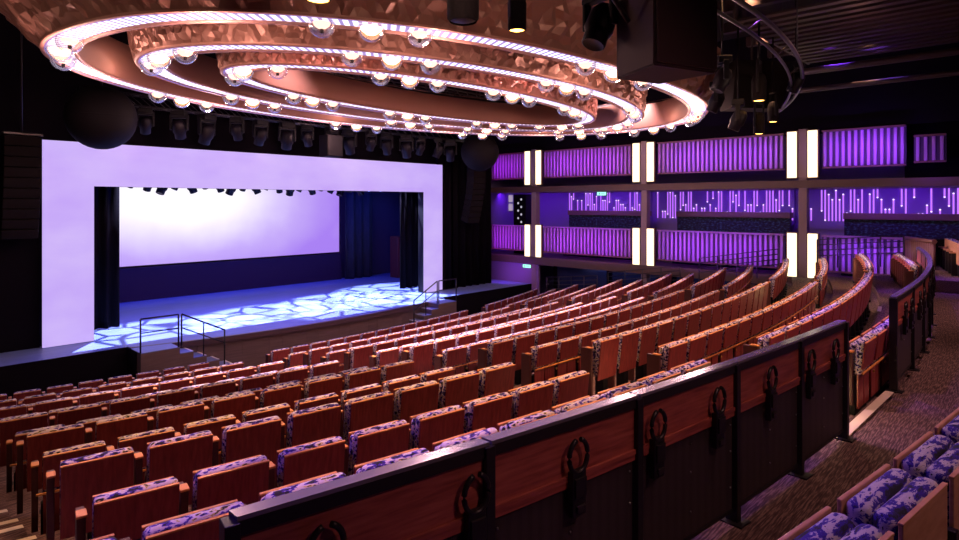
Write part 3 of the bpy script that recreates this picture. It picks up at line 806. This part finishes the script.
ring('middle oval bronze light ring between the outer and the inner ring', 7.35, 3.95, [181, 122.5, 76, 50, 10, 345, 308, 270, 233], .18, .85, 2)
ring('innermost and smallest oval bronze light ring over the seats', 5.9, 2.4, [184, 121, 86, 50, 10, 303, 270, 239], .1, .8, 3)
truss('lighting_truss', 'dark truss crossing above the innermost light ring', (8.0, 15.3, 5.95), (19.5, 15.3, 5.95), .4)
truss('lighting_truss', 'second dark truss crossing above the innermost light ring, nearer the stage', (8.0, 16.1, 6.05), (20.5, 16.1, 6.05), .4)

# ---------------------------------------------------------------- ceiling, rig at top right
struct('ceiling', bx(-4.2, 27, -7.2, 27, 8.4, 8.5), M['ceiling'])
struct('wall_left', bx(-4.2, -4.1, -7.2, 27, -2.8, 8.4), M['wall_dark'])
struct('wall_back', bx(-4.2, 27, -7.2, -7.1, 0, 8.4), M['wall_dark'])
for i in range(6):
    x0 = 14 + i * 2.0
    tag(obj('ceiling_beam', bx(0, .22, 0, 12, 0, .3, .01), M['duct']), 'dim ceiling beam above the right balcony, %s from left' % ORD[i + 1], 'beam', 'ceiling beams').location = (x0, -5, 7.2)
t = thing('catwalk', 'dim reddish slatted catwalk under the ceiling at upper right', 'catwalk', (14.0, .9, 6.3))
for i in range(14): obj('slat', bx(i * .42, i * .42 + .2, 0, 4.2, 0, .05), M['duct'], t)
for i in range(2): obj('side_rail', bx(-.1, 5.8, -.06 + i * 4.26, i * 4.26, .0, .5), M['duct'], t)
for k, (xx, zz) in enumerate(((18.0, 5.75), (18.6, 5.35))):
    b = bm_new(); tube(b, [(0, 0, 0), (0, -7.5, 0)], .09 - .02 * k, 10)
    tag(obj('duct_pipe', b, M['duct']), ('upper', 'lower')[k] + ' of two dim straight pipes under the ceiling at upper right', 'pipe').location = (xx, 5.3, zz)
# curved rig pipe, following the curve of the rows
RX, RY, RZ = 12.0, 3.4, 5.1
def pipeY(x): return 3.22 + max(0, x - 9.0) ** 2 * .0222
arc = [(x / 2, pipeY(x / 2), 0) for x in range(16, 42)]
t = thing('curved_truss', 'curved dark lighting pipe hanging at upper right', 'truss', (RX, RY, RZ))
loc_ = [Vector((x - RX, y - RY, 0)) for x, y, z in arc]
b = bm_new(); tube(b, loc_, .04, 8); obj('upper_pipe', b, M['grey_metal'], t)
b = bm_new(); tube(b, [p + Vector((-.05, .22, -.16)) for p in loc_], .03, 8); obj('lower_pipe', b, M['grey_metal'], t)
for k in range(0, len(loc_), 4):
    b = bm_new(); tube(b, [loc_[k], loc_[k] + Vector((-.05, .22, -.16))], .018, 6); obj('link', b, M['grey_metal'], t)
for k in (1, 10, 24):
    b = bm_new(); tube(b, [loc_[k], loc_[k] + Vector((0, 0, 3.28))], .012, 6); obj('hanger', b, M['black_metal'], t)
# big speaker
def ray(px, py, d):   # point at forward distance d seen at a place of the photograph
    X_ = (px - cx_) * d / f_; return Vector((ca * X_ + sa * d, -sa * X_ + ca * d, 2.2 - (py - y0_) * d / f_))
p = ray(668, 74, 6.2)
t = thing('hanging_speaker', 'large wedge-shaped dark speaker hanging at top of the outer light ring', 'speaker', p, R(-20))
b = bm_new()
prof = [(-.42, -.25), (.42, -.25), (.30, .45), (-.30, .45)]
lo = [b.verts.new((x, y, 0)) for x, y in prof]; hi = [b.verts.new((x, y, 1.15)) for x, y in prof]
for k in range(4): b.faces.new((lo[k], lo[(k + 1) % 4], hi[(k + 1) % 4], hi[k]))
b.faces.new(lo[::-1]); b.faces.new(hi)
bmesh.ops.bevel(b, geom=b.edges[:], offset=.015, segments=2, affect='EDGES')
obj('cabinet', b, M['speaker_brown'], t); obj('grille', bx(-.40, .40, -.275, -.252, .03, 1.12, .008), M['speaker_brown'], t)
b = bm_new(); tube(b, [(-.3, 0, 1.1), (-.3, 0, 2.6)], .02, 6); tube(b, [(.3, 0, 1.1), (.3, 0, 2.6)], .02, 6); tube(b, [(-.43, .1, .5), (-.8, .1, .9)], .025, 6); obj('rigging', b, M['black_metal'], t)
p = ray(752, 110, 15.5)
t = thing('hanging_speaker', 'dark tapered speaker box hanging inside the curved pipe ring', 'speaker', p, R(-40))
b = bm_new()
lo = [b.verts.new(v) for v in ((-.7, -.3, 0), (.6, -.3, 0), (.6, .3, 0), (-.7, .3, 0))]; hi = [b.verts.new(v) for v in ((-.6, -.3, 1.2), (.95, -.3, 1.2), (.95, .3, 1.2), (-.6, .3, 1.2))]
for k in range(4): b.faces.new((lo[k], lo[(k + 1) % 4], hi[(k + 1) % 4], hi[k]))
b.faces.new(lo[::-1]); b.faces.new(hi); obj('cabinet', b, M['speaker'], t)
b = bm_new(); tube(b, [(0, 0, 1.2), (0, 0, 3.6)], .025, 6); obj('hanger', b, M['black_metal'], t)
# small spotlights with warm lenses
def spot_fixture(label, px, py, d, s=1., lens='yellow', hl=2.6):
    p = ray(px, py, d)
    t = thing('spotlight', label, 'spotlight', p, rnd.uniform(-1, 1)); t.scale = (s, s, s)
    b = bm_new(); lathe(b, [(.085, 0), (.10, .02), (.105, .30), (.08, .38), (.03, .42), (0, .42)], 16); o = obj('can', b, M['speaker'], t)
    b = bm_new(); lathe(b, [(0, .0), (.06, .004), (.084, .012)], 16); obj('lens', b, M[lens], o)
    b = bm_new(); box(b, -.13, -.11, -.02, .02, .12, .6, .004); box(b, .11, .13, -.02, .02, .12, .6, .004); box(b, -.13, .13, -.02, .02, .58, .61, .004); obj('yoke', b, M['black'], t)
    b = bm_new(); tube(b, [(0, 0, .6), (0, 0, hl)], .018, 6); obj('hanger', b, M['black'], t)
    return p
spot_fixture('warm lit spotlight in front of the outer ring, right of centre', 517, 31, 5.2, .78)
spot_fixture('warm lit spotlight cut by the top edge over the outer ring', 318, 1, 5.0, 1.1)
spot_fixture('unlit dark spotlight left of the warm one over the outer ring', 463, 22, 5.0, 1.3, 'black_metal')
spot_fixture('small warm spotlight at the lower right corner of the big speaker', 699, 73, 7.5, .6)
spot_fixture('warm spotlight low on the front of the tapered speaker box', 759, 101, 13.6, 1.5, 'yellow', 1.18)
spot_fixture('small warm spotlight just above the balcony front', 773, 122, 15.0, 1.2, 'yellow', 1.74)
spot_fixture('lowest small warm spotlight, overlapping the balcony front', 759, 134, 14.0, 1.2, 'yellow', 2.08)
for i, (px, py, d) in enumerate(((722, 82, 12.0), (716, 104, 14.2), (738, 122, 13.8), (796, 84, 14.2), (600, 30, 6.5))):
    moving_head('moving_light', 'dark moving light at upper right, %s' % ('upper left of the tapered speaker box', 'lower left of the tapered speaker box', 'hanging lowest', 'near the far bend of the curved pipe', 'left of the big speaker')[i], ray(px, py, d) + Vector((0, 0, .5)), rnd.uniform(-2, 2), 1.0, None, None, 6.29 - ray(px, py, d).z - .5 if d > 10 and i != 3 else 8.38 - ray(px, py, d).z - .5)

# railings by the right wall
def railing(label, p0, p1, h=.95, bars=4, posts=4):
    p0, p1 = Vector(p0), Vector(p1); t = thing('handrail', label, 'railing', p0); d = p1 - p0
    for k in range(posts + 1):
        b = bm_new(); q = d * (k / posts); tube(b, [q, q + Vector((0, 0, h))], .022, 6); obj('post', b, M['grey_metal'], t)
    b = bm_new()
    for k in range(bars): z = Vector((0, 0, h * (1 - k * .75 / bars))); tube(b, [z, d + z], .018, 6)
    obj('bars', b, M['grey_metal'], t)
railing('thin dark railing before the lower balcony front right of the third lamp column', (22.6, 5.6, .02), (22.6, 3.2, .25))
railing('thin dark railing before the lower balcony front left of the third lamp column', (22.5, 9.6, -.85), (22.5, 6.8, -.35))
railing('thin dark railing below the lower balcony, middle of the right wall', (22.6, 13.6, -1.7), (22.6, 10.4, -1.2))
railing('thin dark railing below the lower balcony near the purple wall', (22.7, 16.9, -2.2), (22.7, 14.2, -1.9))
for i in range(4):
    y0 = 5.4 + i * 3.0
    tag(obj('glass_panel', bx(0, .03, 0, 2.7, 0, 1.8), M['glass_dark']), 'dark bluish glass panel under the lower balcony, %s from the stage' % ORD[4 - i], 'glass panel', 'glass panels under the balcony').location = (W + .8, y0, -2.62)
# low return wall at the far right
t = thing('return_wall', 'low brown ribbed wall slanting beside the far end of the barrier', 'low wall', (23.0, 3.2, .1))
b = bm_new(); d = Vector((-1.6, -.9, 0)); n_ = 14
for i in range(n_):
    q = d * ((i + .5) / n_); tube(b, [q + Vector((0, 0, .05)), q + Vector((0, 0, .98))], .05, 6)
obj('ribbed_panel', b, M['brown_column'], t)
b = bm_new(); tube(b, [Vector((0, 0, 1.0)), d + Vector((0, 0, 1.0))], .07, 6); obj('top_rail', b, M['brown_column'], t)
tag(obj('corner_column', bx(-.12, .12, -.12, .12, 0, 7.0, .01), M['brown_column']), 'tall brown column between the black curtain and the right wall', 'column').location = (22.7, 20.6, -2.64)

# ---------------------------------------------------------------- lights
def light(name, typ, loc, power, col, aim=None, size=.3, sizey=None, angle=None, blend=.5):
    d = bpy.data.lights.new(name, typ); d.energy = power; d.color = col
    if typ == 'AREA':
        d.size = size
        if sizey: d.shape = 'RECTANGLE'; d.size_y = sizey
    elif typ == 'SPOT': d.spot_size = R(angle); d.spot_blend = blend; d.shadow_soft_size = size
    else: d.shadow_soft_size = size
    o = bpy.data.objects.new(name, d); C.objects.link(o); o.location = loc
    if aim is not None: o.rotation_euler = (Vector(aim) - Vector(loc)).to_track_quat('-Z', 'Y').to_euler()
    return o
# purple washes along the right wall
for i, (y0, y1, w_) in enumerate(segs):
    yc = (y0 + y1) / 2; L_ = y1 - y0
    for z0, z1 in ((3.1, 4.0), (-.4, .5)):
        for dz in (-.2, 1.1):
            o = light('wall_wash', 'AREA', (W - 1.3, yc, z0 + dz), (16 + 8 * (i == 3)) * L_ / 4, ((.44, .04, .9), (.42, .05, .9), (.36, .06, 1.), (.28, .06, 1.))[i], (W, yc, z1), L_ * .9, .1); o.data.spread = R(75)
for y in (4.0, 9.3, 15.0, 19.6):
    light('gallery_lamp', 'AREA', (W + 1.4, y, 2.68), 62, (.24, .025, 1.), (W + 2.5, y, .8), 3.5, .3)
light('wall_lamp', 'AREA', (W - 1.2, 18.9, -.9), 13, (.36, .05, 1.), (W, 19.0, -1.8), 1.0, .2)
light('under_balcony', 'AREA', (W + .3, 11, -.8), 10, (.2, .3, 1.), (W + .9, 11, -1.8), 9, .1)
# stage: blue wash and patterned spots
def gobo(o, scale, seed):
    d = o.data; d.use_nodes = True; nt = d.node_tree; e = nt.nodes['Emission']
    tc = nt.nodes.new('ShaderNodeTexCoord'); mp = nt.nodes.new('ShaderNodeMapping'); mp.inputs['Location'].default_value = (seed, seed * .7, 0)
    v = nt.nodes.new('ShaderNodeTexVoronoi'); v.feature = 'DISTANCE_TO_EDGE'; v.inputs['Scale'].default_value = scale
    r = nt.nodes.new('ShaderNodeValToRGB'); r.color_ramp.elements[0].position = .03; r.color_ramp.elements[0].color = (.04, .04, .04, 1); r.color_ramp.elements[1].position = .09
    nt.links.new(tc.outputs['Normal'], mp.inputs['Vector']); nt.links.new(mp.outputs[0], v.inputs['Vector']); nt.links.new(v.outputs['Distance'], r.inputs['Fac']); nt.links.new(r.outputs['Color'], e.inputs['Strength'])
for i, (x, y, tx, ty, s) in enumerate(((6, 20.5, 7.0, 18.6, 2.), (9.5, 20.5, 10.5, 18.8, 7.), (13.0, 21, 13.8, 19.4, 3.), (16, 21, 16.8, 20.4, 9.))):
    o = light('stage_spot', 'SPOT', (x, y, 5.6), 15000, (.50, .56, .9), (tx, ty - .5, STAGE_Z), .02, angle=52, blend=.3); gobo(o, 7., s)
light('stage_blue', 'AREA', (11, 22.3, 5.2), 900, (.01, .03, 1.), (11, 20.5, STAGE_Z), 11, 1.)
light('wing_blue', 'SPOT', (20.3, 22, 4.0), 190, (.05, .12, 1.), (19.5, 25, 0), .1, angle=80)
light('lip_wash', 'AREA', (11, 13.2, 4.4), 110, (.9, .6, .8), (11, 17, -2), 8, .4)
# chandelier's pools of light on the seats
for i, tdeg in enumerate(range(0, 360, 30)):
    x, y = ell(8.8, 5.45, .3, R(tdeg))
    light('ring_lamp', 'POINT', (CX + x, CY + y, CZ - .45), 90, (1., .56, .48), size=.15)
for x, y in ((6, 9.5), (11, 8.5), (16, 9.5), (18.5, 11), (11, 10.5), (7.5, 11.5)):
    light('house_spot', 'SPOT', (x, y, 7.8), 4600, (1., .62, .66), (x, y - .5, -2), .12, angle=62, blend=.7)
# warm house spots over the near rows and cross aisle
for x, y, tx, ty, pw in ((3.4, 5.0, 3.2, 4.3, 2500), (6.5, 4.6, 6.5, 3.9, 2300), (9.5, 4.4, 9.8, 4.0, 2500), (12.6, 4.6, 13, 4.2, 2300), (16, 5.5, 17, 5, 2300), (20, 6.5, 20.5, 6, 1600), (1.5, 8.5, 2., 7.5, 900)):
    light('house_spot', 'SPOT', (x, y, 7.6), pw * .72, (1., .50, .25), (tx, ty, -.5), .10, angle=55, blend=.8)
# warm fronts: unseen added spots light seat backs, barrier and the rings' hammered faces
for x, y, tx, ty, tz, pw, an in ((3.0, -3.0, 4.0, 4.0, 0, 300, 60), (9.0, -3.0, 9.5, 5.0, -.5, 850, 60), (15.0, -3.0, 15.5, 5.0, -.5, 950, 60)):
    light('front_spot', 'SPOT', (x, y, 6.2), pw, (1., .48, .46), (tx, ty, tz), .12, angle=an, blend=.8)
for x, y, tx, ty, pw in ((2.0, 2.0, 4.5, 8.2, 260), (8.0, .5, 9.0, 6.5, 260), (13.0, .5, 13.5, 6.8, 200), (-1.5, 9.0, 2.2, 11.2, 170)):
    light('ring_front_fill', 'SPOT', (x, y, 3.6), pw, (1., .62, .48), (tx, ty, 5.3), .12, angle=75, blend=.8)
for x, y, pw in ((4.2, .2, 260), (8.0, -.4, 380), (13, -.2, 380), (17.5, .3, 200)):
    light('aisle_spot', 'SPOT', (x, y - .6, 7.4), pw, (1., .52, .40), (x + .2, y + .4, 0), .10, angle=60, blend=.8)
# violet wash from unseen spots above the near rows
for x, y, tx, ty, pw in ((.2, 4.6, 1.0, 2.9, 1100), (3.4, 4.2, 3.4, 1.0, 500), (7, 3.5, 7, .6, 420), (13, 3.5, 14, 1.6, 900), (19, 3.5, 19.5, 2.0, 900)):
    light('violet_spot', 'SPOT', (x, y, 7.0), pw, (.28, .10, 1.), (tx, ty, .5), .12, angle=55, blend=.8)
light('catwalk_fill', 'POINT', (15.5, 3.0, 5.6), 9, (1., .42, .34), size=.1)  # unseen reddish fill, added to bring out the catwalk
for k in range(6):
    x, y = ell(8.05, 4.7, 0, R(k * 60 + 30)); light('ring_fill', 'POINT', (CX + x, CY + y, 4.95), 26, (1., .58, .46), size=.6)  # fill points added to brighten the rings' inner faces
for x, y, tx, ty in ((15.8, 5.4, 15.9, 5.0), (18.6, 3.4, 18.8, 3.6), (20.8, 5.0, 20.8, 5.0)):  # warm spots added to brighten the dark right aisle floor
    light('aisle_spot', 'SPOT', (x, y, 7.0), 750, (1., .56, .34), (tx, ty, 0), .08, angle=26, blend=.7)
light('violet_wall', 'AREA', (W - 1.0, 2.6, 3.2), 8, (.3, .06, 1.), (W, 2.6, 3.9), .7, .1)
light('far_right_fill', 'SPOT', (16.2, 8.3, 4.6), 2300, (1., .58, .46), (19.3, 3.7, 0.), .1, angle=52, blend=.7)  # unseen fill added for the floor and seat fronts at far right
for x, y, tx, ty, pw in ((10.5, 4.2, 9.8, 1.35, 2200), (14.5, 4.2, 14.3, 1.6, 2400), (18, 4.5, 18, 2.2, 2400)):  # narrow spots added to tint the barrier rails violet
    light('violet_spot', 'SPOT', (x, y, 7.0), pw, (.24, .05, 1.), (tx, ty, 1.1), .1, angle=30, blend=.7)
light('violet_spot', 'SPOT', (6.5, 5.0, 7.0), 600, (.28, .08, 1.), (5.8, 1.4, 1.0), .1, angle=26, blend=.8)  # same added violet tint for the foreground rail
for i, (x, y, z) in enumerate(((7.0, barY(7.0) + .25, -.02), (7.3, 3.9, -.35), (16.2, 3.2, .1), (15.9, 4.2, -.2), (20.5, 4.2, .2))):
    light('step_light', 'POINT', (x, y, z + .12), 5, (1., .66, .32), size=.03)

wd = bpy.data.worlds.new('world'); S.world = wd; wd.use_nodes = True
wd.node_tree.nodes['Background'].inputs['Color'].default_value = (.30, .16, .45, 1); wd.node_tree.nodes['Background'].inputs['Strength'].default_value = .02
S.view_settings.view_transform = 'Standard'; S.view_settings.look = 'None'; S.view_settings.gamma = 1; S.view_settings.exposure = 0
S.view_settings.use_curve_mapping = False
print('SEATS', nseats)
